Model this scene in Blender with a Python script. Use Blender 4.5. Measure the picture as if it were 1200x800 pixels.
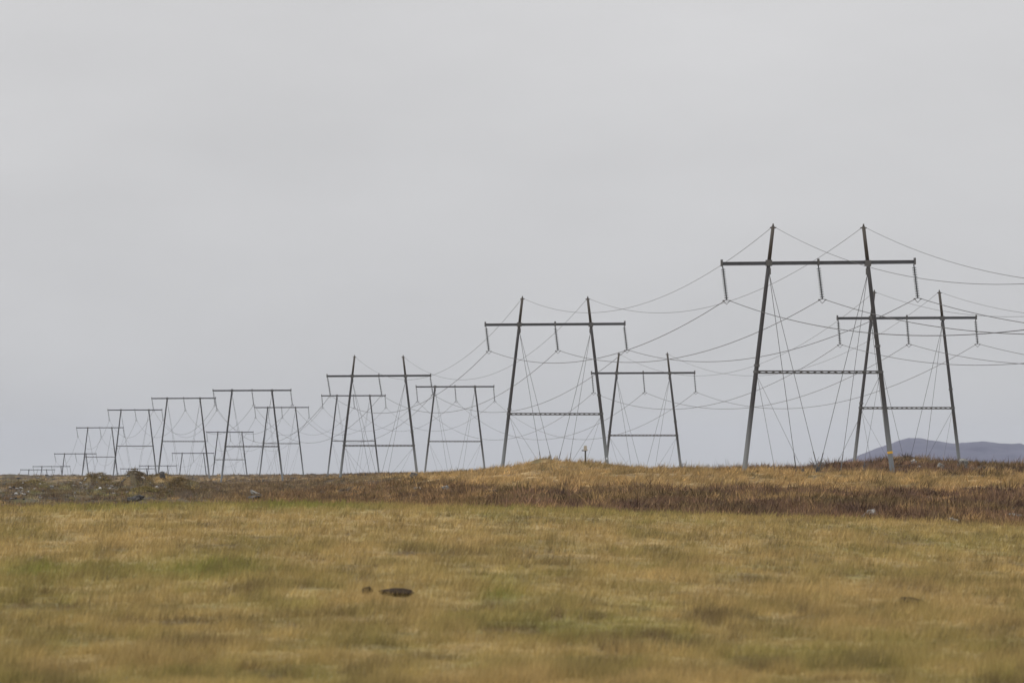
import bpy, math, random
import numpy as np

for o in list(bpy.data.objects):
    bpy.data.objects.remove(o, do_unlink=True)
scene = bpy.context.scene
C = scene.collection
random.seed(11)
R = np.random.default_rng(7)

# ------------------------------------------------------------------ camera
F = 8000.0            # focal length in photo pixels (240 mm on a 36 mm sensor, 1200 px wide)
HY = 543.0            # row of the true horizon in the photo
CZ = 2.6              # eye height above the datum
cam_d = bpy.data.cameras.new('camera')
cam_d.sensor_width = 36.0
cam_d.lens = 240.0
cam_d.shift_y = (HY - 400.0) / 1200.0
cam_d.clip_start = 1.0
cam_d.clip_end = 60000.0
cam_d.dof.use_dof = True
cam_d.dof.focus_distance = 760.0
cam_d.dof.aperture_fstop = 8.0
cam = bpy.data.objects.new('camera', cam_d)
cam.location = (0, 0, CZ)
cam.rotation_euler = (math.radians(90), 0, 0)
C.objects.link(cam)
scene.camera = cam

# ------------------------------------------------------------------ sky, sun, exposure
SUN_EL, SUN_AZ = 42.0, -50.0      # azimuth measured from the view direction, negative = left
world = bpy.data.worlds.new('World')
scene.world = world
world.use_nodes = True
nt = world.node_tree
nt.nodes.clear()
wout = nt.nodes.new('ShaderNodeOutputWorld')
bgn = nt.nodes.new('ShaderNodeBackground')
sky = nt.nodes.new('ShaderNodeTexSky')
sky.sky_type = 'NISHITA'
sky.sun_disc = False
sky.sun_elevation = math.radians(SUN_EL)
sky.sun_rotation = math.radians(SUN_AZ)
tc = nt.nodes.new('ShaderNodeTexCoord')
sep = nt.nodes.new('ShaderNodeSeparateXYZ')
nt.links.new(tc.outputs['Generated'], sep.inputs[0])
# even cloud deck: overcast luminance law, horizon one third of the zenith
mr = nt.nodes.new('ShaderNodeMapRange')
mr.inputs['From Min'].default_value = 0.0; mr.inputs['From Max'].default_value = 1.0
mr.inputs['To Min'].default_value = 0.0; mr.inputs['To Max'].default_value = 1.0
nt.links.new(sep.outputs['Z'], mr.inputs['Value'])
cr = nt.nodes.new('ShaderNodeValToRGB')
el = cr.color_ramp.elements
el[0].position = 0.0; el[0].color = (5.3, 5.36, 5.48, 1)
el[1].position = 1.0; el[1].color = (13.6, 13.6, 13.9, 1)
e = el.new(0.07); e.color = (6.45, 6.43, 6.52, 1)
e = el.new(0.03); e.color = (5.95, 5.97, 6.1, 1)
nt.links.new(mr.outputs[0], cr.inputs[0])
mp = nt.nodes.new('ShaderNodeMapping')
mp.inputs['Scale'].default_value = (1.0, 1.0, 2.8)
nt.links.new(tc.outputs['Generated'], mp.inputs[0])
cn = nt.nodes.new('ShaderNodeTexNoise')
cn.inputs['Scale'].default_value = 13.0; cn.inputs['Detail'].default_value = 4.0
nt.links.new(mp.outputs[0], cn.inputs['Vector'])
cm = nt.nodes.new('ShaderNodeMapRange')
cm.inputs['From Min'].default_value = 0.3; cm.inputs['From Max'].default_value = 0.7
cm.inputs['To Min'].default_value = 0.95; cm.inputs['To Max'].default_value = 1.05
nt.links.new(cn.outputs['Fac'], cm.inputs['Value'])
vm = nt.nodes.new('ShaderNodeVectorMath'); vm.operation = 'SCALE'
nt.links.new(cr.outputs[0], vm.inputs[0]); nt.links.new(cm.outputs[0], vm.inputs['Scale'])
mx = nt.nodes.new('ShaderNodeMix'); mx.data_type = 'RGBA'
mx.inputs['Factor'].default_value = 0.985          # cloud cover
nt.links.new(sky.outputs[0], mx.inputs['A']); nt.links.new(vm.outputs[0], mx.inputs['B'])
nt.links.new(mx.outputs['Result'], bgn.inputs['Color'])
bgn.inputs['Strength'].default_value = 0.1
nt.links.new(bgn.outputs[0], wout.inputs['Surface'])

sun_d = bpy.data.lights.new('sun', 'SUN')
sun_d.energy = 0.9
sun_d.angle = math.radians(25)
sun_d.color = (1.0, 0.965, 0.92)
sun = bpy.data.objects.new('sun', sun_d)
az, ev = math.radians(SUN_AZ - 70), math.radians(SUN_EL)
sky.sun_rotation = az
dirv = (math.sin(az) * math.cos(ev), math.cos(az) * math.cos(ev), math.sin(ev))   # towards the sun
import mathutils
sun.rotation_euler = mathutils.Vector(dirv).to_track_quat('Z', 'Y').to_euler()
sun.location = (0, 0, 200)
C.objects.link(sun)

scene.view_settings.view_transform = 'Standard'
scene.view_settings.look = 'None'
scene.view_settings.exposure = 0.0
scene.view_settings.gamma = 1.0
scene.view_settings.use_curve_mapping = False
scene.render.resolution_x = 1024
scene.render.resolution_y = 682

# ------------------------------------------------------------------ helpers
def link(o, parent=None):
    C.objects.link(o)
    if parent is not None:
        o.parent = parent
    return o

def tag(o, label=None, cat=None, group=None, kind=None):
    if label: o['label'] = label
    if cat: o['category'] = cat
    if group: o['group'] = group
    if kind: o['kind'] = kind
    return o

class MB:
    """collects simple solids; build() links them as one mesh object"""
    def __init__(self):
        self.v, self.f = [], []
    def box(self, c, s, ax=None):
        c = np.array(c, float); h = np.array(s, float) / 2
        if ax is None: ax = np.eye(3)
        b = len(self.v)
        for i in (-1, 1):
            for j in (-1, 1):
                for k in (-1, 1):
                    self.v.append(tuple(c + ax[0]*i*h[0] + ax[1]*j*h[1] + ax[2]*k*h[2]))
        for q in ((0,1,3,2),(4,6,7,5),(0,4,5,1),(2,3,7,6),(0,2,6,4),(1,5,7,3)):
            self.f.append(tuple(b + i for i in q))
        return self
    def beam(self, a, b, w, h):
        a = np.array(a, float); b = np.array(b, float)
        d = b - a; L = np.linalg.norm(d); x = d / L
        z = np.array([0, 0, 1.0])
        if abs(x[2]) > .95: z = np.array([0, 1.0, 0])
        y = np.cross(z, x); y /= np.linalg.norm(y); z = np.cross(x, y)
        return self.box((a + b) / 2, (L, w, h), (x, y, z))
    def tube(self, pts, rad, n=8, cap=True):
        pts = [np.array(p, float) for p in pts]
        if not hasattr(rad, '__len__'): rad = [rad] * len(pts)
        b = len(self.v); m = len(pts)
        for i, p in enumerate(pts):
            d = pts[min(i + 1, m - 1)] - pts[max(i - 1, 0)]
            d = d / (np.linalg.norm(d) + 1e-12)
            ref = np.array([1.0, 0, 0]) if abs(d[0]) < .7 else np.array([0, 1.0, 0])
            u = np.cross(d, ref); u /= np.linalg.norm(u); w = np.cross(d, u)
            for k in range(n):
                t = 2 * math.pi * k / n
                self.v.append(tuple(p + rad[i] * (u * math.cos(t) + w * math.sin(t))))
        for i in range(m - 1):
            for k in range(n):
                k2 = (k + 1) % n
                self.f.append((b + i*n + k, b + i*n + k2, b + (i+1)*n + k2, b + (i+1)*n + k))
        if cap:
            self.f.append(tuple(b + k for k in range(n))[::-1])
            self.f.append(tuple(b + (m-1)*n + k for k in range(n)))
        return self
    def build(self, name, mat, parent=None, smooth=False, origin=None):
        me = bpy.data.meshes.new(name)
        v = self.v
        if origin is not None:
            v = [(p[0]-origin[0], p[1]-origin[1], p[2]-origin[2]) for p in v]
        me.from_pydata([tuple(map(float, p)) for p in v], [], self.f)
        me.materials.append(mat)
        if smooth:
            me.polygons.foreach_set('use_smooth', [True] * len(me.polygons))
        o = bpy.data.objects.new(name, me)
        if origin is not None: o.location = origin
        return link(o, parent)

def np_mesh(name, v, tri, mat, col=None, quads=False, smooth=False):
    me = bpy.data.meshes.new(name)
    n = 4 if quads else 3
    me.vertices.add(len(v)); me.vertices.foreach_set('co', np.ascontiguousarray(v, np.float32).ravel())
    tri = np.ascontiguousarray(tri, np.int32)
    me.loops.add(tri.size); me.loops.foreach_set('vertex_index', tri.ravel())
    me.polygons.add(len(tri))
    me.polygons.foreach_set('loop_start', np.arange(0, tri.size, n, dtype=np.int32))
    me.polygons.foreach_set('loop_total', np.full(len(tri), n, np.int32))
    if smooth: me.polygons.foreach_set('use_smooth', np.ones(len(tri), bool))
    me.update(calc_edges=True)
    if col is not None:
        at = me.color_attributes.new('cover', 'FLOAT_COLOR', 'POINT')
        c4 = np.ones((len(v), 4), np.float32); c4[:, :3] = col
        at.data.foreach_set('color', c4.ravel())
    me.materials.append(mat)
    o = bpy.data.objects.new(name, me)
    return link(o)

# value noise
def _h(ix, iy, s):
    n = (ix.astype(np.int64) * 374761393 + iy.astype(np.int64) * 668265263 + s * 974634777) & 0xFFFFFFFF
    n = ((n ^ (n >> 13)) * 1274126177) & 0xFFFFFFFF
    n = (n ^ (n >> 16)) & 0xFFFFFFFF
    return n.astype(np.float64) / 4294967295.0
def vn(x, y, s=0):
    x = np.asarray(x, float); y = np.asarray(y, float)
    ix = np.floor(x); iy = np.floor(y); fx = x - ix; fy = y - iy
    fx = fx*fx*fx*(fx*(fx*6-15)+10); fy = fy*fy*fy*(fy*(fy*6-15)+10)
    a = _h(ix, iy, s); b = _h(ix+1, iy, s); c = _h(ix, iy+1, s); d = _h(ix+1, iy+1, s)
    return (a + (b-a)*fx) * (1-fy) + (c + (d-c)*fx) * fy
def fbm(x, y, s=0, o=4, g=.5):
    t = 0; a = 1; n = 0
    for i in range(o):
        t = t + a * vn(x * 2**i + 13.7*i, y * 2**i - 7.1*i, s + i); n += a; a *= g
    return t / n
def sst(x, a, b):
    t = np.clip((x - a) / (b - a), 0, 1); return t*t*(3-2*t)

# ------------------------------------------------------------------ terrain
UC = np.array([0,130,250,350,440,520,590,640,690,760,840,920,1000,1065,1130,1200], float)
CREST = np.interp(UC, [0,200,400,500,600,800,1000,1200], [592,588,587,591,592,600,607,616])
ROWS = {
 260:[650,650,650,650,648,640,632,628,626,624,622,622,622,622,624,626],
 340:[632,632,632,630,622,612,604,602,601,600,599,599,600,602,604,606],
 450:[612,612,610,606,600,590,583,580,579,577,575,574,574,575,576,577],
 520:[602,602,600,597,590,578,571,567,565,562,560,560,561,562,563,563],
 555:[598,598,596,592,585,573,565,561,558,556,555,555,556,557,557,557],
 600:[594,594,592,588,581,567,559,554,551,551,550,549,547,543,547,549],
 630:[591,591,589,585,578,564,556,549,547,548.5,547.5,546,542,535.5,540.5,542.5],
 680:[588,588,586,582,574,560,552,543,544,548,549,548,546,543,546,546],
 740:[585,585,583,578,570,556,547,538.5,541.5,549,552,552,552,552,552,552],
 800:[582,582,580,575,566,555,550,546,548,553,556,556,556,557,557,557],
 1051:[573,573,572,567,556,556,557,557,557,558,558,558,558,558,558,558],
 1397:[567,566.5,566,564,558,556,556,556,556,556,556,556,556,556,556,556],
 1706:[562,561.5,561,559,556.5,556,556,556,556,556,556,556,556,556,556,556],
 2050:[557.5,557.5,557,556,554.5,554,554,554,554,554,554,554,554,554,554,554]}
for _D in (600, 630, 680, 740):        # leave room for the plants that stand on the ridge
    ROWS[_D] = [v + (3 if uc >= 590 else 1 if uc >= 500 else 0) for v, uc in zip(ROWS[_D], UC)]
DN, ZT = [], []
def row(D, z): DN.append(float(D)); ZT.append(np.asarray(z, float) * np.ones(len(UC)))
row(0, -2.2); row(30, -2.05); row(60, -1.93)
zc = -(CREST + 5.5 - HY) / F * 160       # bare soil; the grass stands above it
row(85, -1.93 + (zc + 1.93) * .36); row(110, -1.93 + (zc + 1.93) * .64); row(135, -1.93 + (zc + 1.93) * .86)
row(160, zc); row(172, zc - .03); row(200, zc - .9)
for D in sorted(ROWS): row(D, -(np.array(ROWS[D], float) - HY) / F * D)
row(2330, -6.0); row(2612, -13.5); row(2943, -18.6); row(3175, -20.3); row(5000, -30.0); row(18000, -34.0)
DN = np.array(DN); ZT = np.array(ZT)

def pchip_w(xn, x):
    """indices and hermite parameters"""
    i = np.clip(np.searchsorted(xn, x) - 1, 0, len(xn) - 2)
    h = xn[i+1] - xn[i]; t = np.clip((x - xn[i]) / h, 0, 1)
    return i, h, t
def slopes(xn, y):
    d = np.diff(y, axis=0) / np.diff(xn)[:, None]
    m = np.zeros_like(y); m[0] = d[0]; m[-1] = d[-1]
    h = np.diff(xn)[:, None]
    w1 = 2*h[1:] + h[:-1]; w2 = h[1:] + 2*h[:-1]
    ok = d[:-1] * d[1:] > 0
    with np.errstate(all='ignore'):
        hm = (w1 + w2) / (w1 / d[:-1] + w2 / d[1:])
    m[1:-1] = np.where(ok, hm, 0)
    return m
MD = slopes(DN, ZT)
SMU = np.linspace(-60, 1260, 133)
def hermite(y0, y1, m0, m1, h, t):
    t2, t3 = t*t, t*t*t
    return (2*t3-3*t2+1)*y0 + (t3-2*t2+t)*h*m0 + (-2*t3+3*t2)*y1 + (t3-t2)*h*m1
def base_z(u, D):
    i, h, t = pchip_w(DN, D)
    uc = np.clip(u, 0, 1200)
    j = np.clip(np.searchsorted(UC, uc) - 1, 0, len(UC) - 2)
    s = (uc - UC[j]) / (UC[j+1] - UC[j]); s = s*s*(3-2*s) * .5 + s * .5
    a = hermite(ZT[i, j], ZT[i+1, j], MD[i, j], MD[i+1, j], h, t)
    b = hermite(ZT[i, j+1], ZT[i+1, j+1], MD[i, j+1], MD[i+1, j+1], h, t)
    return a + (b - a) * s
def P3(u, y, D): return np.array([(u-600)/F*D, D, CZ + (HY-y)/F*D])
BUMPS = [  # photo column, distance, height, radius: hummocks of the rough ground
 (206,690,2.0,2.0),(160,1000,3.1,2.3),(113,1000,2.6,2.6),(182,1060,1.7,6.5),(634,735,.6,1.9),(1064,628,.3,1.3),(800,640,.2,1.6),
 (28,950,1.2,5),(235,820,.7,2.2),(170,730,.8,1.6),(60,800,.9,3.2),(95,720,.5,2.0),(140,830,.9,2.2),(10,720,.5,2.2),
 (500,760,.25,2.0),(370,720,.3,2.5),(300,690,.3,2.0),(420,700,.3,2.4),(880,640,.12,1.6),(960,640,.14,1.4),(1160,645,.16,1.6)]
BXY = [((u-600)/F*D, D, h, r) for u, D, h, r in BUMPS]
def H(x, y):
    """ground height (world z) at x, y"""
    x = np.asarray(x, float); y = np.asarray(y, float)
    D = np.hypot(x, y)
    a = np.arctan2(x, y)
    u = 600 + F * np.tan(np.clip(a, -.3, .3))
    z = base_z(u, np.where(np.abs(a) < .3, np.minimum(D, np.maximum(y, 0)), D))
    w = sst(np.abs(a), .35, .9)
    z = z * (1-w) + (-2.3 - 28 * sst(D, 2000, 5000)) * w
    lava = sst(-(u), -330, -180) * sst(D, 330, 520)
    rough = sst(D, 205, 300)
    far = 1 - sst(D, 2200, 3200)
    z = z + rough * far * ((fbm(x/9, y/14, 3, 4) - .5) * (.5 + 1.5*lava) + (fbm(x/1.7, y/4.2, 9, 3) - .5) * (.3 + .6*lava) * (1 - sst(D, 1300, 1900)))
    fld = 1 - sst(D, 170, 205)
    z = z + fld * ((fbm(x/2.6, y/4.5, 21, 3) - .5) * .07 + (fbm(x/.5, y/.6, 31, 2) - .5) * .05)
    z = z + (fbm(x/900, y/900, 77, 3) - .5) * 5 * sst(D, 3300, 6000)
    for bx, by, h, r in BXY:
        d2 = (x-bx)**2 + ((y-by)/1.5)**2
        z = z + h * np.exp(-d2 / (r*r)) * (1 + .5*(vn(x*1.1, y*.8, 5) - .5))
    return CZ + z
def Hs(x, y): return float(H(np.array([x]), np.array([y]))[0])

# ---- what covers the ground (colours are those of the plants, soil and stone themselves)
STRAW = np.array([.37,.255,.115]); HEATH = np.array([.078,.052,.041]); HEATH2 = np.array([.125,.08,.054])
MOSS = np.array([.105,.092,.036]); BROWN = np.array([.155,.105,.06]); GREEN = np.array([.18,.178,.045])
TAN = np.array([.345,.25,.106]); OLIVE = np.array([.24,.195,.07]); PEAT = np.array([.03,.022,.015])
def mix(a, b, t):
    t = np.clip(np.asarray(t, float), 0, 1)[..., None]; return a * (1-t) + b * t
GP = [(250,665,60,12,.9),(130,668,110,12,.5),(40,672,40,10,.7),(120,592,90,7,.7),(330,592,150,7,.5),(590,700,30,12,.7),(640,745,80,16,.5),
      (830,600,200,6,.5),(350,590,60,6,.6),(590,593,60,6,.6),(1030,676,70,8,.4),(30,700,50,16,.3),(330,790,90,12,.3),(1100,640,90,7,.3)]
def field_col(x, y, z):
    u = 600 + F * x / np.maximum(y, 1); py = HY - F * (z - CZ) / np.maximum(y, 1)
    n1 = fbm(x/1.3, y/5, 41, 5, .6); n2 = fbm(x/.8, y/2.2, 51, 4, .6); n3 = fbm(x/5, y/22, 61, 3); n4 = fbm(x/.22, y/.5, 63, 3)
    g = sst(n1, .5, .78) * .38 + sst(n3, .52, .72) * .15
    for cu, cy, ru, ry, s in GP:
        g = g + s * np.exp(-((u-cu)/ru)**2 - ((py-cy)/ry)**2) * (.35 + 1.2*n2)
    c = mix(np.broadcast_to(TAN, x.shape + (3,)), OLIVE, sst(n2, .42, .68) * .75)
    c = mix(c, GREEN, g)
    c = mix(c, np.array([.14,.10,.05]), sst(n2 * .5 + n1 * .15 + n4 * .35, .53, .64) * .6 + sst(fbm(x/.7, y/1.1, 65, 4, .6), .58, .68) * .5 + sst(1-n1, .58, .75) * .15)
    c = mix(c, np.array([.37,.265,.115]), sst(1 - n4, .58, .75) * .4)
    return c * (.78 + .44 * n4)[..., None]
SU  = np.array([300, 450, 520, 600, 700, 800, 900, 1200], float)
SLO = np.array([560, 560, 566, 573, 574, 572, 571, 575], float)
SHI = np.array([560, 559, 552, 528, 528, 548, 553, 556], float)
def straw_mask(x, y, z):
    u = 600 + F * x / np.maximum(y, 1); py = HY - F * (z - CZ) / np.maximum(y, 1)
    j = (fbm(x/3.2, y/9, 71, 4) - .5) * 22
    m = sst(np.interp(u, SU, SLO) - py + j, -2.5, 2.5) * sst(py - np.interp(u, SU, SHI) + j*.5, -1.5, 1.5)
    return np.clip(m, 0, 1)
def rough_col(x, y, z):
    D = y
    u = 600 + F * x / np.maximum(y, 1)
    n1 = fbm(x/4, y/11, 81, 4); n2 = fbm(x/1.3, y/3, 91, 4); n3 = fbm(x/9, y/25, 95, 3)
    c = mix(np.broadcast_to(HEATH, x.shape + (3,)), HEATH2, sst(n2, .4, .65))
    mid = sst(u, 180, 300) * (1 - sst(u, 520, 640))
    c = mix(c, np.array([.185,.115,.062]), sst(n1, .42, .66) * (.22 + .5 * mid))
    c = mix(c, np.array([.17,.12,.055]), mid * .35)
    c = mix(c, MOSS, sst(n3, .55, .70) * .4)
    c = mix(c, STRAW * .85, sst(fbm(x/2.4, y/7, 97, 4), .60, .70) * .5 * (1 - sst(D, 560, 600) * sst(u, 760, 830)))
    l = 1 - sst(u, 170, 330)
    lc = mix(np.broadcast_to(BROWN, x.shape + (3,)), MOSS * 1.35, sst(n2, .45, .62))
    lc = mix(lc, np.array([.085,.06,.04]), sst(1-n1, .52, .68) * .75)
    lc = mix(lc, np.array([.22,.145,.078]), sst(n3*.5 + n2*.5, .54, .66) * .65)
    lc = mix(lc, np.array([.17,.155,.13]), sst(fbm(x/1.1, y/3.0, 111, 3), .60, .70) * .6)
    c = mix(c, lc, l)
    s = straw_mask(x, y, z)
    c = mix(c, STRAW * 1.0, s * (.55 + .45 * sst(n2, .3, .55)))
    c = mix(c, MOSS * .75, s * sst(n1, .53, .64) * .75)
    py = HY - F * (z - CZ) / np.maximum(y, 1)
    for cu, cy, ru, ry, a in ((700,547,55,4,.8),(652,556,30,4,.5),(745,556,50,4,.6),(620,568,16,3,.7),(840,566,40,4,.6),(820,552,30,3,.5),(770,563,30,3,.5)):
        c = mix(c, MOSS * .8, a * np.exp(-((u-cu)/ru)**2 - ((py-cy)/ry)**2) * sst(n2, .3, .55))
    for bx, by, h, r in BXY:
        m = np.exp(-((x-bx)**2 + ((y-by)/1.5)**2) / (r*r*.7)) * ((h > .65) | (h == .3))
        c = mix(c, np.array([.165,.12,.045]), m * (.35 + .5*n2))
    return c * (.55 + .9 * n2)[..., None]
def cover(x, y, z):
    D = np.hypot(x, y)
    w = sst(D, 178, 200)
    peaty = .55 + .4 * straw_mask(x, y, z)          # soil and litter under the scrub
    return mix(field_col(x, y, z), rough_col(x, y, z) * peaty[..., None], w)

# ------------------------------------------------------------------ materials
def new_mat(name):
    m = bpy.data.materials.new(name); m.use_nodes = True
    return m, m.node_tree, m.node_tree.nodes['Principled BSDF']
def ramp(t, fac, stops):
    r = t.nodes.new('ShaderNodeValToRGB'); e = r.color_ramp.elements
    e[0].position, e[0].color = stops[0][0], (*stops[0][1], 1)
    e[1].position, e[1].color = stops[-1][0], (*stops[-1][1], 1)
    for p, c in stops[1:-1]:
        q = e.new(p); q.color = (*c, 1)
    t.links.new(fac, r.inputs[0]); return r
def noise(t, scale, detail=4, vec=None, rough=.6):
    n = t.nodes.new('ShaderNodeTexNoise'); n.inputs['Scale'].default_value = scale
    n.inputs['Detail'].default_value = detail; n.inputs['Roughness'].default_value = rough
    if vec is not None: t.links.new(vec, n.inputs['Vector'])
    return n
def cover_mat(name, lo, hi, scale, transl=0.0, bump=0.0):
    """plant / soil colour from the cover attribute, broken up by fine noise"""
    m, t, b = new_mat(name)
    a = t.nodes.new('ShaderNodeAttribute'); a.attribute_name = 'cover'
    g = t.nodes.new('ShaderNodeNewGeometry')
    n = noise(t, scale, 5, g.outputs['Position'])
    r = t.nodes.new('ShaderNodeMapRange')
    r.inputs['From Min'].default_value = .3; r.inputs['From Max'].default_value = .7
    r.inputs['To Min'].default_value = lo; r.inputs['To Max'].default_value = hi
    t.links.new(n.outputs['Fac'], r.inputs['Value'])
    v = t.nodes.new('ShaderNodeVectorMath'); v.operation = 'SCALE'
    t.links.new(a.outputs['Color'], v.inputs[0]); t.links.new(r.outputs[0], v.inputs['Scale'])
    t.links.new(v.outputs[0], b.inputs['Base Color'])
    b.inputs['Roughness'].default_value = .95
    b.inputs['Specular IOR Level'].default_value = .15
    if bump:
        bp = t.nodes.new('ShaderNodeBump'); bp.inputs['Strength'].default_value = bump; bp.inputs['Distance'].default_value = .15
        t.links.new(n.outputs['Fac'], bp.inputs['Height']); t.links.new(bp.outputs[0], b.inputs['Normal'])
    if transl:
        tr = t.nodes.new('ShaderNodeBsdfTranslucent'); ms = t.nodes.new('ShaderNodeMixShader')
        ms.inputs[0].default_value = transl
        t.links.new(v.outputs[0], tr.inputs['Color'])
        t.links.new(b.outputs[0], ms.inputs[1]); t.links.new(tr.outputs[0], ms.inputs[2])
        t.links.new(ms.outputs[0], t.nodes['Material Output'].inputs['Surface'])
    return m
M_GROUND = cover_mat('soil_and_turf', .72, 1.3, 3.0, bump=.5)
M_BLADE = cover_mat('grass_blade', .8, 1.25, 1.5, transl=.3)
M_TWIG = cover_mat('heather_twig', .75, 1.3, 1.2, transl=.15)

def steel_mat(name, base, low=None, low_h=3.2, rust=(.07,.055,.042), rust_amt=.4):
    m, t, b = new_mat(name)
    g = t.nodes.new('ShaderNodeNewGeometry'); tcn = t.nodes.new('ShaderNodeTexCoord')
    n = noise(t, .9, 5, g.outputs['Position'])
    n2 = noise(t, 7, 3, g.outputs['Position'])
    r = ramp(t, n.outputs['Fac'], [(.35, base), (.68, tuple(base[i]*(1-rust_amt) + rust[i]*rust_amt for i in range(3)))])
    col = r.outputs[0]
    if low:
        s = t.nodes.new('ShaderNodeSeparateXYZ'); t.links.new(tcn.outputs['Object'], s.inputs[0])
        ad = t.nodes.new('ShaderNodeMath'); ad.operation = 'MULTIPLY_ADD'
        ad.inputs[1].default_value = 1.6; t.links.new(n2.outputs['Fac'], ad.inputs[0]); t.links.new(s.outputs['Z'], ad.inputs[2])
        q = t.nodes.new('ShaderNodeMapRange'); q.inputs['From Min'].default_value = low_h - .5; q.inputs['From Max'].default_value = low_h + 3.6
        t.links.new(ad.outputs[0], q.inputs['Value'])
        mxn = t.nodes.new('ShaderNodeMix'); mxn.data_type = 'RGBA'
        mxn.inputs['A'].default_value = (*low, 1)
        t.links.new(q.outputs[0], mxn.inputs['Factor']); t.links.new(col, mxn.inputs['B'])
        col = mxn.outputs['Result']
    t.links.new(col, b.inputs['Base Color'])
    b.inputs['Metallic'].default_value = .15
    b.inputs['Roughness'].default_value = .62
    b.inputs['Specular IOR Level'].default_value = .3
    return m
M_POLE = steel_mat('weathered_pole', (.06,.06,.064), low=(.215,.23,.24))
M_PEAK = steel_mat('brown_pole_top', (.085,.072,.057), rust=(.058,.056,.054))
M_ARM = steel_mat('crossarm_steel', (.105,.11,.12), rust=(.07,.066,.062))
M_BRACE = steel_mat('brace_steel', (.10,.10,.095), rust=(.075,.06,.045))
M_FIT = steel_mat('galvanised_fitting', (.13,.13,.13), rust=(.07,.06,.05))
M_CABLE = steel_mat('aluminium_cable', (.10,.10,.10), rust=(.08,.075,.07))
M_GUY = steel_mat('guy_steel', (.11,.11,.115), rust=(.09,.085,.08))
def plain(name, c, rough=.6, var=.25, scale=6):
    m, t, b = new_mat(name)
    g = t.nodes.new('ShaderNodeTexCoord')
    n = noise(t, scale, 4, g.outputs['Object'])
    r = ramp(t, n.outputs['Fac'], [(.3, tuple(v*(1-var) for v in c)), (.7, tuple(v*(1+var) for v in c))])
    t.links.new(r.outputs[0], b.inputs['Base Color']); b.inputs['Roughness'].default_value = rough
    return m
M_INS = plain('insulator_glass', (.03,.035,.033), .3)
M_YEL = plain('yellow_band', (.75,.42,.04), .5, .12)
M_PLATE = plain('white_plate', (.62,.66,.72), .4, .08)
M_CONC = plain('anchor_concrete', (.05,.048,.046), .9)
M_BOX = plain('beige_metal', (.42,.38,.31), .6, .18, 9)
M_WOOD = plain('dark_wood_post', (.06,.055,.05), .85)
M_TWB = plain('bare_bark', (.10,.085,.075), .9)
M_PEAT = plain('peat', (.04,.028,.018), 1.0, .4, 8)
M_PEAT.node_tree.nodes['Principled BSDF'].inputs['Specular IOR Level'].default_value = .05
def rock_mat(name, dark, pale, lo, hi, sc):
    m, t, b = new_mat(name)
    g = t.nodes.new('ShaderNodeNewGeometry')
    n = noise(t, sc, 6, g.outputs['Position'], .7)
    r = ramp(t, n.outputs['Fac'], [(lo, dark), (hi, pale)])
    t.links.new(r.outputs[0], b.inputs['Base Color']); b.inputs['Roughness'].default_value = .95
    bp = t.nodes.new('ShaderNodeBump'); bp.inputs['Strength'].default_value = .7; bp.inputs['Distance'].default_value = .1
    t.links.new(n.outputs['Fac'], bp.inputs['Height']); t.links.new(bp.outputs[0], b.inputs['Normal'])
    return m
M_ROCKP = rock_mat('lichen_rock', (.085,.078,.066), (.44,.43,.40), .40, .60, 4.5)
M_ROCKW = rock_mat('white_lichen_rock', (.10,.09,.078), (.54,.525,.49), .38, .56, 4.0)
M_ROCKG = rock_mat('grey_rock', (.09,.085,.075), (.30,.29,.26), .38, .62, 2.5)
M_ROCKD = rock_mat('dark_rock', (.035,.032,.028), (.12,.11,.10), .42, .7, 2.5)
M_MOUNT = rock_mat('haze_blue_basalt', (.04,.041,.08), (.075,.073,.118), .38, .62, .014)  # dark basalt with the blue of distant haze mixed into its colour

# ------------------------------------------------------------------ ground sheet (polar grid round the viewpoint, to the horizon)
a_in = np.linspace(-.105, .105, 470)
a_out = .105 + (np.pi - .105) * np.linspace(0, 1, 46)[1:] ** 2.2
AZ = np.concatenate([-a_out[::-1], a_in, a_out[:-1]])
RR = np.concatenate([[2, 8, 16, 26, 36], np.geomspace(45, 178, 130), np.linspace(181, 245, 16)[:-1], np.geomspace(245, 830, 290),
                     np.geomspace(833, 1250, 150), np.geomspace(1256, 2350, 70), np.geomspace(2400, 18000, 34)])
nA, nR = len(AZ), len(RR)
gx = RR[:, None] * np.sin(AZ)[None]; gy = RR[:, None] * np.cos(AZ)[None]
gz = H(gx.ravel(), gy.ravel()).reshape(gx.shape)
V = np.stack([gx, gy, gz], -1).reshape(-1, 3)
col = cover(V[:, 0], V[:, 1], V[:, 2])
ii, jj = np.meshgrid(np.arange(nR - 1), np.arange(nA), indexing='ij')
j2 = (jj + 1) % nA
Q = np.stack([ii*nA + jj, (ii+1)*nA + jj, (ii+1)*nA + j2, ii*nA + j2], -1).reshape(-1, 4)[:, ::-1]
ground = np_mesh('ground', V, Q, M_GROUND, col, quads=True, smooth=True)
tag(ground, 'meadow running up to rough heath and lava ground', 'ground', kind='structure')

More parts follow.
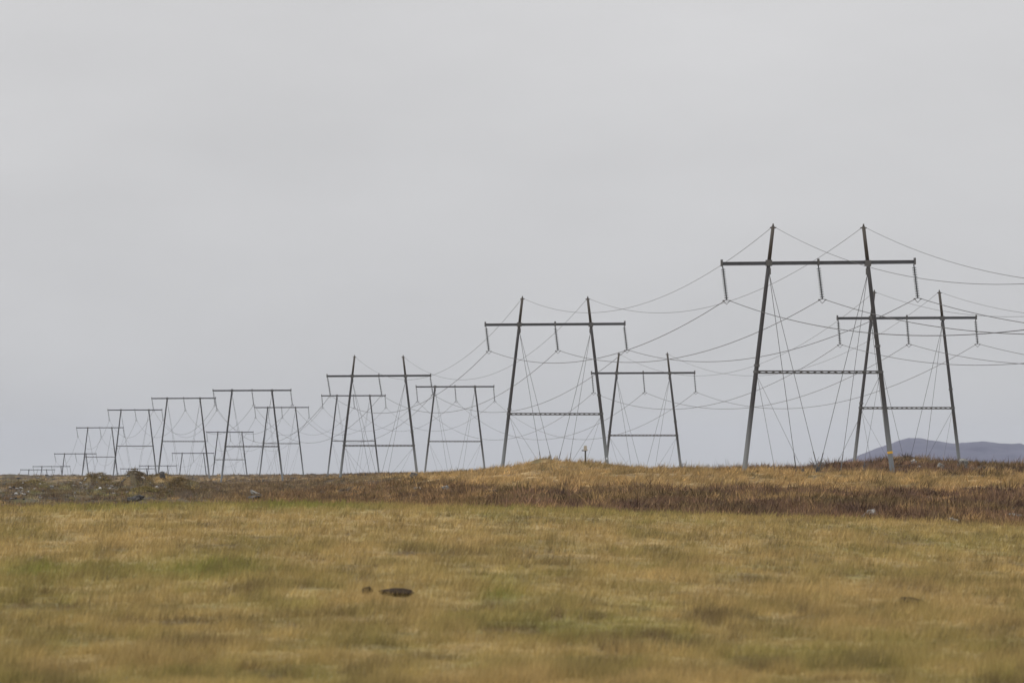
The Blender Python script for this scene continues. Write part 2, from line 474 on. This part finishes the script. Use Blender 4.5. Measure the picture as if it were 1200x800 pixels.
# ------------------------------------------------------------------ far mountain
def build_mountain():
    D0 = 13500.0
    us = [930,985,1000,1020,1040,1055,1064,1074,1090,1105,1120,1150,1170,1184,1194,1200,1215,1240,1290,1360,1450,1560]
    ys = [556,543,536,527.5,520.5,515.5,513,513,515.5,517.5,519.5,517.3,519,520,519,521,526,533,537,541,549,560]
    x = np.linspace((930-600)/F*D0, (1560-600)/F*D0, 240); dpt = np.linspace(-1, 1, 50)
    u = 600 + x * F / D0
    top = -(np.interp(u, us, ys) - HY) / F * D0 + (fbm(u/9, u*0, 5, 3) - .5) * 2.4
    X, S = np.meshgrid(x, dpt)
    base = -60.0
    prof = (1 - np.abs(S) ** 1.5)
    Y = D0 + S * 520 + (fbm(X/160, S*2, 6, 3) - .5) * 120
    Z = base + (top[None] - base) * prof + (fbm(X/70, S*5, 8, 5) - .5) * 34 * np.abs(S) ** .7 * prof
    n0, n1 = X.shape
    i, j = np.meshgrid(np.arange(n0-1), np.arange(n1-1), indexing='ij')
    q = np.stack([i*n1+j, i*n1+j+1, (i+1)*n1+j+1, (i+1)*n1+j], -1).reshape(-1, 4)
    o = np_mesh('mountain', np.stack([X, Y, Z + CZ], -1).reshape(-1, 3), q, M_MOUNT, quads=True, smooth=True)
    tag(o, 'low flat-topped mountain far beyond the heath', 'mountain', kind='structure')
build_mountain()

# ------------------------------------------------------------------ pylons
W = 16.0
PSI = math.atan(747 / F)
UX = np.array([math.cos(PSI), math.sin(PSI)])      # along the crossarm
LD = np.array([-math.sin(PSI), math.cos(PSI)])     # along the line, away
SPREAD = 8.2; BAT = .1185
INS = 2.75
GRP = 'two-legged steel pylons of the two parallel lines'

def tower(label, xc, y_arm, D, brace_y, peak=3.0, roll=.4, swing=.12, zarm=None, X=None, detail=2, yellow=False, plate=False):
    """returns insulator clamp points and peak points in world space"""
    cx = (xc - 600) / F * D if X is None else X
    za = CZ + (HY - y_arm) / F * D if zarm is None else zarm
    gz0 = Hs(cx, D)
    root = bpy.data.objects.new('transmission_tower', None)
    root.empty_display_size = 2
    root.location = (cx, D, gz0); root.rotation_euler = (0, 0, PSI)
    link(root); tag(root, label, 'pylon', GRP)
    h = za - gz0
    tr = math.tan(math.radians(roll))
    def lg(lx, ly):   # local ground height
        p = np.array([cx, D]) + UX * lx + LD * ly
        return Hs(p[0], p[1]) - gz0
    hb = h - ((brace_y - y_arm) / F * D if brace_y else 10.8)
    ns = 10 if detail == 2 else 8
    px = lambda s, z: s * (SPREAD/2 + (h - z) * BAT)
    for s in (-1, 1):
        zb = lg(px(s, 0), 0)
        bx0 = px(s, zb)
        org = (bx0, 0, zb)
        zt = h + .28
        m = MB()
        zs = [zb - .6, zb + .5, hb - .8, h - 2.0, zt]
        m.tube([(px(s, z), 0, z) for z in zs], [.215, .21, .19, .165, .155], ns)
        p = m.build('pole', M_POLE, root, True, org)
        if peak:
            m = MB(); ze = h + peak
            m.tube([(px(s, zt - .05), 0, zt - .05), (px(s, ze), 0, ze)], [.158, .145], ns)
            m.tube([(px(s, ze - .02), 0, ze - .02), (px(s, ze), 0, ze + .22)], [.10, .05], 6)
            m.beam((px(s, ze) - .26, 0, ze - .12), (px(s, ze) + .26, 0, ze - .12), .1, .1)
            m.build('pole_top', M_PEAK, root, True, None)
        # bolted flange collars and the guy bracket
        for z in (hb + .02, hb + .55 + 1.6 * (s > 0)):
            MB().tube([(px(s, z - .1), 0, z - .1), (px(s, z + .1), 0, z + .1)], .245, ns).build('flange', M_FIT, root)
        m = MB()
        m.box((px(s, h) , 0, h - .02), (.5, .44, .5))
        m.box((px(s, h - .7) - s * .17, 0, h - .7), (.14, .22, .55))
        m.build('guy_bracket', M_FIT, root)
        if yellow and s > 0:
            z = zb + 1.7
            MB().tube([(px(s, z - .09), 0, z - .09), (px(s, z + .09), 0, z + .09)], .23, 12).build('marker_band', M_YEL, root)
        if plate and s > 0:
            z = zb + 1.1
            MB().box((px(s, z), -.21, z), (.17, .02, .26)).build('number_plate', M_PLATE, root)
    # crossarm: I-section girder with end plates
    hw = W / 2
    a = np.array([-hw, 0, h - hw * tr]); b = np.array([hw, 0, h + hw * tr])
    m = MB()
    up = np.array([0, 0, 1.0])
    m.beam(a, b, .10, .2)
    m.beam(a + up * .125, b + up * .125, .24, .05)
    m.beam(a - up * .125, b - up * .125, .24, .05)
    arm = m.build('crossarm', M_ARM, root)
    for t in (0, .5, 1):
        c = a + (b - a) * t
        MB().box(c + np.array([0, 0, .06]), (.16, .32, .56)).build('hanger_plate', M_FIT, arm)
    # lattice brace
    za_, zb_ = hb, hb
    xl, xr = px(-1, hb), px(1, hb)
    m = MB()
    rr = .058
    m.tube([(xl, 0, hb + .085), (xr, 0, hb + .085)], rr, 5); m.tube([(xl, 0, hb - .085), (xr, 0, hb - .085)], rr, 5)
    if detail:
        nz = max(8, int((xr - xl) / .55))
        pts = [(xl + (xr - xl) * i / nz, 0, hb + (.11 if i % 2 else -.11)) for i in range(nz + 1)]
        for i in range(nz): m.tube([pts[i], pts[i+1]], .045, 5, False)
    m.build('brace', M_BRACE, root)
    # insulator strings
    clamps = []
    sw = np.array([swing, 0, -1.0]); sw /= np.linalg.norm(sw)
    for t in (-1, 0, 1):
        top = np.array([t * (hw - .08), 0, h + t * (hw - .08) * tr - .2])
        end = top + sw * INS
        m = MB()
        nd = 13 if detail == 2 else 10
        m.tube([top, end], .05, 6)
        for k in range(nd):
            c = top + sw * (.25 + (INS - .42) * k / (nd - 1))
            m.tube([c - sw * .03, c + sw * .0, c + sw * .05, c + sw * .075], [.05, .17, .19, .05], 8 if detail == 2 else 6)
        ins = m.build('insulator_string', M_INS, root, False, tuple(top))
        if detail:
            m = MB()
            l, r, bo = end + np.array([-.27, 0, -.10]), end + np.array([.27, 0, -.10]), end + np.array([0, 0, -.40])
            for p0, p1 in ((end, l), (end, r), (l, bo), (r, bo)): m.tube([p0, p1], .022, 5)
            m.box(l, (.12, .2, .1)); m.box(r, (.12, .2, .1)); m.box(end, (.1, .16, .12))
            y = m.build('suspension_clamp', M_FIT, ins, False, tuple(end))
            y.location = tuple(end - top)
        clamps.append(end)
    # guys: four from under the crossarm, four from the brace, all to anchors between the legs' planes
    n_g = 0
    for s in (-1, 1):
        for f in (-1, 1):
            for (z0, inw, fa, rad) in ((h - .95, 3.15, 6.4, .023), (hb - .35, 2.7, 8.5, .015)):
                p0 = np.array([px(s, z0) - s * .15, 0, z0])
                gx_, gy_ = px(s, h) - s * inw, f * fa
                if z0 < h - 2: gx_, gy_ = px(s, hb) - s * inw, f * fa
                p1 = np.array([gx_, gy_, lg(gx_, gy_) + .25])
                m = MB(); d = (p1 - p0)
                g = m.tube([p0, p1], rad, 5).build('guy_wire', M_GUY, root)
                if detail == 2 and z0 > h - 2:
                    MB().tube([p1 - d/np.linalg.norm(d)*1.5, p1], .045, 6).build('turnbuckle', M_FIT, g)
                if detail:
                    MB().tube([p1 + np.array([0, 0, -.75]), p1 + np.array([0, 0, -.1]), p1 + np.array([0, 0, .12])], [.16, .15, .09], 7).build('guy_anchor', M_CONC, root)
    def wld(p): 
        q = np.array([cx, D]) + UX * p[0] + LD * p[1]
        return np.array([q[0], q[1], gz0 + p[2]])
    peaks = [wld(np.array([px(s, h + peak), 0, h + peak])) for s in (-1, 1)] if peak else None
    return [wld(c) for c in clamps], peaks

ORD = ['', '', 'second', 'third', 'fourth', 'fifth', 'sixth', 'seventh', 'eighth', 'ninth', 'tenth']
NEXT = ['', 'first', 'second', 'third', 'fourth', 'fifth', 'sixth', 'seventh', 'eighth', 'ninth']
ST = [561, 779, 1051, 1397, 1706, 2014, 2330, 2612, 2943, 3175]
LA = [(959,308,436),(650.5,380,485),(444,440.3,522),(295.3,457.4,523),(215.2,466.6,517),(158.1,480.2,522.5),(117,501,535.3),(88.2,531.5,None),(60.3,546.4,None),(44.2,550.2,None)]
LB = [(1062.7,372.6,478),(753.7,437,510),(533.2,453,517),(414.2,463.5,516.5),(330,477.3,519.5),(269.4,506.2,538.4),(226.1,530.9,None),(185.1,545.6,None),(161.3,549,None)]
linesA, linesB = [], []
pA1 = np.array([(959-600)/F*561, 561]); pB1 = np.array([(1062.7-600)/F*779, 779])
a0 = pA1 - LD * 250; b0 = pB1 - LD * 252
linesA.append(tower('steel pylon standing in the heath one span before the yellow-banded pylon', 0, 0, a0[1], 400, peak=1.2, X=a0[0], zarm=CZ + 13.9, roll=.6, detail=2))
labA = ['tall peaked steel pylon with a yellow band round one leg, guyed into heather',
        'peaked steel pylon behind the grassy knoll with the box-topped post, white plate on one leg',
        'smaller peaked steel pylon, last one carrying earth wires on the yellow-banded pylon\'s line']
for i, (xc, ya, br) in enumerate(LA):
    D = ST[i]
    lab = labA[i] if i < 3 else 'flat-topped steel pylon without peaks, %s after the yellow-banded pylon on its line' % NEXT[i]
    if i == 3: lab = 'flat-topped steel pylon with pale grey feet, third after the yellow-banded pylon on its line'
    if i == 9: lab = 'distant steel pylon with slanted insulators, last in sight on the yellow-banded pylon\'s line'
    linesA.append(tower(lab, xc, ya, D, br, peak=3.0 if i < 3 else 0, roll=[.7,.5,.4,.3,.3,.3,.2,.2,.2,.1][i],
                        swing=[.12,.12,.16,.13,.15,.15,.16,.2,.18,-.3][i], detail=2 if i < 2 else (1 if i < 7 else 0), yellow=(i == 0), plate=(i == 1)))
linesB.append(tower('steel pylon standing in the heath one span before the mountain-side pylon', 0, 0, b0[1], 480, X=b0[0], zarm=CZ + 16.6, detail=2))
labB = ['peaked steel pylon rising behind the heather ridge against the far mountain',
        'peaked steel pylon beyond the grassy knoll, first after the one against the far mountain']
for i, (xc, ya, br) in enumerate(LB):
    lab = labB[i] if i < 2 else 'flat-topped steel pylon, %s after the one against the far mountain on its line' % NEXT[i]
    linesB.append(tower(lab, xc, ya, ST[i+1], br, peak=3.0 if i < 2 else 0, roll=.35 if i < 2 else .2, swing=.085, detail=2 if i < 1 else (1 if i < 6 else 0)))

# ------------------------------------------------------------------ conductors and earth wires
def cable(name, pts, c, rad, label, cat, group, first_sag=None):
    path = []
    for i in range(len(pts) - 1):
        a, b = pts[i], pts[i+1]
        L = np.linalg.norm(b - a)
        sag = c * L * L
        if i == 0 and first_sag: sag = first_sag
        n = 40 if i < 3 else 22
        for k in range(n):
            t = k / n
            p = a + (b - a) * t; p = p.copy(); p[2] -= 4 * sag * t * (1 - t)
            path.append(p)
    path.append(pts[-1])
    o = MB().tube(path, rad, 6).build(name, M_CABLE, None, True, tuple(path[0]))
    tag(o, label, cat, group)
side = ['outer conductor cable away from the mountain', 'middle conductor cable', 'outer conductor cable on the mountain side']
for lines, ln, fs in ((linesA, 'of the yellow-banded pylon\'s line', 3.7), (linesB, 'of the line nearest the mountain', 3.3)):
    for k in range(3):
        cable('conductor_cable', [t[0][k] for t in lines], 6.3e-5, .027, side[k] + ' ' + ln, 'power cable', 'conductor cables')
    pk = [t for t in lines if t[1]]
    for k in range(2):
        cable('earth_wire', [t[1][k] for t in pk], 8.2e-5, .018, 'thin earth wire along the %s pole tops %s' % (['far-from-mountain', 'mountain-side'][k], ln), 'earth wire', 'earth wires', 5.8 if lines is linesA else None)

# ------------------------------------------------------------------ post with a box on the knoll
def box_post():
    x, y = (686-600)/F*725, 725.0
    z = Hs(x, y)
    root = bpy.data.objects.new('marker_post', None); root.location = (x, y, z); link(root)
    tag(root, 'dark post topped by a beige metal box on the grassy knoll', 'marker post')
    m = MB(); m.tube([(0, 0, -.4), (0, 0, 1.45)], [.095, .085], 8); m.build('post', M_WOOD, root, True)
    m = MB(); m.box((-.26, 0, 1.46), (.26, .2, .12)); m.box((0, 0, 1.43), (.3, .26, .05)); m.build('bracket', M_WOOD, root)
    m = MB()
    b = len(m.v)
    prof = [(-.21, 1.16), (-.19, 1.2), (-.155, 1.62), (-.11, 1.68), (.10, 1.69), (.16, 1.6), (.17, 1.3), (.27, 1.24), (.26, 1.16)]
    for yy in (-.17, .17):
        for px_, pz in prof: m.v.append((px_, yy, pz + .3))
    n = len(prof)
    m.f.append(tuple(range(n))); m.f.append(tuple(range(n, 2*n))[::-1])
    for i in range(n): m.f.append((i, i + n, (i+1) % n + n, (i+1) % n))
    m.build('box', M_BOX, root)
box_post()

# ------------------------------------------------------------------ rocks
def rock_mesh(name, seed, n=2, squash=.7, rough=.35):
    import bmesh
    bm = bmesh.new(); bmesh.ops.create_icosphere(bm, subdivisions=n, radius=1)
    rr = random.Random(seed); off = rr.random() * 90
    pl = [(mathutils.Vector((rr.gauss(0,1), rr.gauss(0,1), rr.gauss(0,1))).normalized(), .62 + .3*rr.random()) for _ in range(9)]
    for v in bm.verts:
        p = v.co.copy()
        for nrm, d in pl:
            k = p.dot(nrm)
            if k > d: p -= nrm * (k - d)
        p *= 1 + rough * (mathutils.noise.noise(p * 1.9 + mathutils.Vector((off, 0, 0))))
        p.z *= squash; v.co = p
    me = bpy.data.meshes.new(name); bm.to_mesh(me); bm.free()
    return me
ROCKS = []
def rock(name, u, D, size, mat, seed, label, cat='rock', group=None, squash=.7, sink=.25, me=None, rot=None, py=None):
    x = (u-600)/F*D
    z = Hs(x, D)
    ROCKS.append((x, D, max(size)))
    me = rock_mesh(name, seed, 3 if max(size) > .5 else 2, squash) if me is None else me
    if not me.materials: me.materials.append(mat)
    o = bpy.data.objects.new(name, me)
    s = size if hasattr(size, '__len__') else (size, size*.9, size)
    o.scale = s; o.location = (x, D, z + s[2]*squash*(1 - 2*sink) * .7)
    o.rotation_euler = rot or (random.uniform(-.2,.2), random.uniform(-.2,.2), random.uniform(0, 6.28))
    link(o); tag(o, label, cat, group); return o
def solve_D(u, py, d0, d1):
    """farthest-first distance at which the visible ground shows on photo row py"""
    D = np.linspace(d0, d1, 600); x = (u-600)/F*D
    yy = HY - F * (H(x, D) - CZ) / D
    i = np.argmax(yy <= py) if (yy <= py).any() else 0
    return float(D[i])
def RK(u, py, d0, d1, *a, **k):
    return rock('rock', u, solve_D(u, py, d0, d1), *a, **k)
RK(1021, 606, 230, 420, (.34,.3,.42), M_ROCKP, 1, 'pale lichen-spotted rock at the foot of the heather below the yellow-banded pylon')
RK(1181, 606, 230, 420, (.85,.5,.26), M_ROCKG, 2, 'low flat grey rock slab at the edge of heather and meadow', squash=.6)
RK(1011, 608, 230, 420, (.2,.2,.2), M_ROCKG, 17, 'small grey stone beside the pale lichen-spotted rock under the heather')
RK(1118, 614, 215, 400, (.34,.3,.3), M_ROCKG, 3, 'small grey stone at the meadow edge beside the flat slab')
RK(1128, 548, 560, 640, (.72,.5,.75), M_ROCKG, 4, 'large rounded grey boulder in the heather before the mountain', sink=.1)
RK(1102, 549, 560, 640, (.36,.3,.5), M_ROCKG, 5, 'small rounded grey boulder in the heather beside the large one', sink=.1)
RK(1071, 544, 560, 635, (.42,.3,.42), M_ROCKP, 6, 'pale rock on the heather mound topped with moss', sink=.1)
RK(1077, 549, 560, 635, (.22,.2,.24), M_ROCKP, 7, 'small white stone below the moss-topped heather mound', sink=.1)
RK(301, 582, 500, 1000, (.75,.5,.62), M_ROCKG, 8, 'tilted grey rock plate over a dark gap in rusty heather', rot=(.1,.45,.3), squash=.45, sink=0)
RK(296, 585, 500, 1000, (.8,.5,.42), M_ROCKD, 9, 'dark rock under the tilted grey plate in rusty heather')
RK(378, 577, 500, 1000, (.22,.2,.24), M_ROCKP, 10, 'single small white stone in the rusty heather')
RK(190, 560, 1000, 1120, (.48,.5,.75), M_ROCKD, 11, 'dark upright rock on the skyline beside mossy hummock', squash=.95, sink=.1)
RK(172, 560, 1000, 1120, (.3,.3,.5), M_ROCKD, 12, 'smaller dark rock on the skyline against the mossy hummock', squash=.95, sink=.1)
RK(485, 559, 760, 1100, (.7,.5,.5), M_ROCKD, 13, 'dark rock at the foot of a peaked pylon on the skyline', sink=.1)
RK(522, 573, 480, 800, (.55,.4,.35), M_ROCKG, 14, 'grey stone half sunk in mossy ground left of the grassy knoll')
RK(489, 574, 480, 800, (.5,.4,.3), M_ROCKP, 15, 'pale stone half sunk in mossy heather away from the knoll')
RK(158, 587, 500, 900, (.95,.6,.6), M_ROCKD, 16, 'broad dark rock at the meadow edge below the mossy hummocks')
var = [rock_mesh('rock', 100 + i, 2, .7, .4) for i in range(6)]
for i, me in enumerate(var): me.materials.append([M_ROCKW, M_ROCKG, M_ROCKW, M_ROCKW, M_ROCKD, M_ROCKG][i])
CL = [(22,578,15,7,26),(105,568,16,6,22),(60,572,70,10,22),(150,570,40,9,24),(190,564,30,4,12),(118,578,20,5,10),(10,585,40,5,8)]
PLACE = {22: 'in the white-speckled rock patch of the heath', 105: 'on the slope below the broad mossy hummock', 60: 'on brown lava ground between the speckled patches',
         150: 'at the foot of the pointed mossy hummock', 190: 'beside the upright dark rock on the skyline', 118: 'in the hollow below the broad mossy hummock', 10: 'along the meadow edge below the white-speckled patch'}
rr_ = random.Random(5)
for cu, cy, ru, ry, n in CL:
    for k in range(n):
        u = cu + rr_.gauss(0, .55) * ru; py = cy + rr_.gauss(0, .55) * ry
        if u < -60 or u > 250 or py > 592 or py < 557.5: continue
        D = solve_D(u, py, 560, 1900)
        vi = rr_.choice((0, 2, 3, 0, 2, 1, 4)) if cu in (22, 105, 150) else rr_.choice((4, 4, 1, 5, 0))
        tone = {0: 'pale lichen-crusted', 2: 'pale lichen-crusted', 3: 'pale lichen-crusted', 1: 'grey', 5: 'grey', 4: 'dark'}[vi]
        s = rr_.uniform(2.0, 5.2) / F * D / 2
        o = rock('rock', u, D, (s, s*.8, s*rr_.uniform(.7,1.2)), None, 0, tone + ' lava rock ' + PLACE[cu], 'rock',
                 'lava rocks on the mossy hummocks', me=var[vi], sink=.3)
for k in range(16):     # small dark stones along the far edge of the heath
    u = rr_.uniform(330, 560) if k < 11 else rr_.uniform(10, 110)
    D = rr_.uniform(1500, 1950); s = rr_.uniform(.25,.6)
    rock('rock', u, D, (s, s, s*.9), None, 0, 'small dark stone on the far skyline edge of the heath', 'rock', 'dark stones on the skyline', me=var[4], sink=.1)
CLODS = []
for (u, py, sx, lab) in ((462, 698, .21, 'dark peat clod bared in the meadow grass, biggest of them'), (431, 696, .07, 'small brown peat clod beside the biggest dark clod in the meadow'),
                         (1067, 709, .17, 'dark peat clod in the meadow grass in line with the yellow-banded pylon')):
    D = solve_D(u, py, 55, 160); CLODS.append(((u-600)/F*D, D, sx))
    rock('peat_clod', u, D, (sx*1.1, sx*1.5, .085), M_PEAT, 40 + int(u), lab, 'clod', sink=.1, squash=.8, rot=(0, 0, .3))

# ------------------------------------------------------------------ plant cover
def spray(name, bx, by, bz, n, hgt, wid, lean, colr, mat, label, cat, spread=0.0, wind=(.25, 0), up=1.0, cvar=.12):
    """n narrow triangular blades or twigs from each base point"""
    N = len(bx)
    bx, by, bz = (np.repeat(a, n) for a in (bx, by, bz))
    hg = np.repeat(np.broadcast_to(hgt, N), n) * R.uniform(.55, 1.15, N*n)
    wd = np.repeat(np.broadcast_to(wid, N), n) * R.uniform(.6, 1.3, N*n)
    cc = np.repeat(colr * np.clip(np.exp(R.normal(0, cvar, N)), .4, 1.55)[:, None], n, 0) * R.uniform(.75, 1.28, N*n)[:, None]
    th = R.uniform(0, 2*np.pi, N*n); ln = lean * R.uniform(.1, 1.0, N*n)
    sp = np.repeat(np.broadcast_to(spread, N), n) * np.sqrt(R.uniform(0, 1, N*n)); t2 = R.uniform(0, 2*np.pi, N*n)
    px_, py_ = bx + sp*np.cos(t2), by + sp*np.sin(t2)
    dx = np.cos(th)*ln + wind[0]; dy = np.sin(th)*ln + wind[1]; dz = np.full(N*n, up)
    L = np.sqrt(dx*dx + dy*dy + dz*dz); dx, dy, dz = dx/L*hg, dy/L*hg, dz/L*hg
    ph = R.uniform(0, 2*np.pi, N*n); wx, wy = np.cos(ph)*wd/2, np.sin(ph)*wd/2
    v = np.empty((N*n, 3, 3), np.float32)
    v[:, 0] = np.stack([px_-wx, py_-wy, bz - .02], -1); v[:, 1] = np.stack([px_+wx, py_+wy, bz - .02], -1)
    v[:, 2] = np.stack([px_+dx, py_+dy, bz+dz], -1)
    o = np_mesh(name, v.reshape(-1, 3), np.arange(N*n*3, dtype=np.int32).reshape(-1, 3), mat, np.repeat(cc, 3, 0))
    tag(o, label, cat, kind='stuff')
    return o
def pts(n, u0, u1, d0, d1, p=1.0):
    u = R.uniform(u0, u1, n)
    s = R.uniform(0, 1, n); D = (d0**-p + s * (d1**-p - d0**-p)) ** (-1/p)
    x = (u-600)/F*D
    return x, D, u
# meadow grass
x, y, u = pts(150000, -260, 1460, 57, 176, 1.0)
keep = np.ones(len(x), bool)
for cx_, cy_, r_ in CLODS: keep &= ((x-cx_)/r_)**2 + ((y-cy_+.35)/(r_*1.6 + .5))**2 > 1      # bare soil round the clods
x, y, u = x[keep], y[keep], u[keep]
z = H(x, y)
cg = field_col(x, y, z) * 1.2
tuft = .45 + 1.25 * sst(fbm(x/.6, y/.9, 131, 3), .4, .68)
spray('meadow_grass', x, y, z, 4, .115 * tuft, .011 * (y/100), .9, cg, M_BLADE, 'short straw and green grass covering the meadow', 'grass', spread=.07, wind=(.35, 0))
# rough ground
def rough_pts(n, u0, u1, d0, d1, p):
    x, y, u = pts(n, u0, u1, d0, d1, p); z = H(x, y); return x, y, z, u, straw_mask(x, y, z)
x, y, z, u, s = rough_pts(88000, -150, 1350, 225, 760, .6)
l = 1 - sst(u, 170, 330)
c = rough_col(x, y, z)
k = R.uniform(0, 1, len(x))
free = np.ones(len(x), bool)
for rx, ry, r_ in ROCKS[:17]:
    free &= ~((np.abs(x-rx) < r_*1.1) & (y < ry + .3) & (y > ry - 10*r_ - 2))      # bare ground in front of the larger rocks
k = np.where(free, k, 2.0)
he = (k > s * .93) & (k < 1 - l * .3)
sc = (y / 450) ** .35
clump = (.35 + 1.1 * sst(fbm(x/1.5, y/4, 151, 3), .36, .66)) * np.exp(R.normal(0, .3, len(x)))
spray('heather', x[he], y[he], z[he], 13, (.40 * sc * clump * (1 - .3*l))[he], (.075 * sc)[he], 2.0, c[he] * np.array([1.38, 1.28, 1.15]), M_TWIG,
      'dark reddish-brown heather covering the heath', 'heather', spread=(.2 + .22 * clump)[he], wind=(.15, 0), cvar=.5)
st = ((k < s) | (free & (R.uniform(0, 1, len(x)) < .10 + .22 * sst(fbm(x/2.2, y/6, 161, 3), .5, .62)))) & (R.uniform(0, 1, len(x)) < .75)
sc2 = (y / 520) ** .35
spray('dry_grass', x[st], y[st], z[st], 14, (.40 * sc2 * clump)[st], (.055 * sc2)[st], 1.2, mix(c[st], STRAW * 1.15, R.uniform(.25, .85, st.sum())), M_BLADE,
      'dry straw-coloured grass on the knoll and in a band below the pylons', 'dry grass', spread=.3, wind=(.8, 0), cvar=.22)
x, y, z, u, s = rough_pts(30000, -150, 1350, 740, 2150, 1.0)
x2, y2, z2, u2, s2 = rough_pts(26000, -150, 330, 640, 1250, 1.0)
x, y, z = np.concatenate([x, x2]), np.concatenate([y, y2]), np.concatenate([z, z2])
bp = []
for bx, by, h_, r_ in BXY:
    if h_ >= .65:
        n_ = int(220 * r_); bp.append(np.stack([bx + R.normal(0, r_*.6, n_), by + R.normal(0, r_*.9, n_)]))
bp = np.concatenate(bp, 1)
x, y = np.concatenate([x, bp[0]]), np.concatenate([y, bp[1]]); z = H(x, y)
c = rough_col(x, y, z)
spray('heath_scrub', x, y, z, 8, np.where(np.arange(len(x)) < 56000, .38, .2) * (y/1000)**.4 * np.exp(R.normal(0, .35, len(x))), .09 * (y/1000)**.7, 1.5, c * 1.15, M_TWIG, 'low brown scrub on the far heath', 'scrub', spread=.45, wind=(.15, 0), cvar=.5)

# bare shrub between the guys of the first pylon
def shrub(u, D, hgt, seed, label, n=10):
    rr = random.Random(seed); x = (u-600)/F*D; z = Hs(x, D)
    root = bpy.data.objects.new('bare_shrub', None); root.location = (x, D, z); link(root); tag(root, label, 'shrub', None)
    for i in range(n):
        m = MB(); a = rr.uniform(0, 6.28); le = rr.uniform(.15, .75)
        p = np.array([0, 0, -.1]); pts_ = [p]; L = hgt * rr.uniform(.6, 1.0)
        for k in range(4):
            p = p + np.array([math.cos(a)*le*L/4, math.sin(a)*le*L/4, L/4]) + np.array([rr.gauss(0,.05), rr.gauss(0,.05), 0]); pts_.append(p)
        m.tube(pts_, [.03,.025,.02,.016,.01], 5)
        for k in (2, 3, 3, 4):
            q = pts_[k]; b = rr.uniform(0, 6.28); l2 = L * rr.uniform(.2, .4)
            m.tube([q, q + np.array([math.cos(b)*l2*.7, math.sin(b)*l2*.7, l2*.7])], [.014, .008], 4)
        m.build('branch', M_TWB, root)
shrub(957, 575, 1.35, 3, 'bare twiggy shrub growing among guy wires of the yellow-banded pylon', 14)
shrub(899, 588, .8, 4, 'small bare shrub in the heather away from the guy anchors', 7)
shrub(1012, 560, .85, 6, 'pale twigs at the heather edge inside the yellow-banded leg', 6)
for i, (uu, hh) in enumerate(((800,.8),(828,.7),(846,.9),(862,.6),(774,.7),(560,.6))):
    shrub(uu, 640 if uu > 700 else 720, hh, 20 + i, ['thin twig standing up from the heather edge past the knoll'] [0], 3)
for o in C.objects:
    if o.get('label') == 'thin twig standing up from the heather edge past the knoll': o['group'] = 'twigs along the heather edge'

# ------------------------------------------------------------------ haze over the whole place
hm = bpy.data.materials.new('pale_haze'); hm.use_nodes = True
ht = hm.node_tree; ht.nodes.clear()
ho = ht.nodes.new('ShaderNodeOutputMaterial'); hv = ht.nodes.new('ShaderNodeVolumePrincipled')
hv.inputs['Color'].default_value = (.82, .87, 1.0, 1)
hv.inputs['Density'].default_value = 2.6e-5
hv.inputs['Anisotropy'].default_value = 0.0
ht.links.new(hv.outputs[0], ho.inputs['Volume'])
hz = MB().box((0, 0, 20), (37000, 37000, 160)).build('haze', hm)
tag(hz, 'thin pale haze over the whole heath', 'haze', kind='stuff')
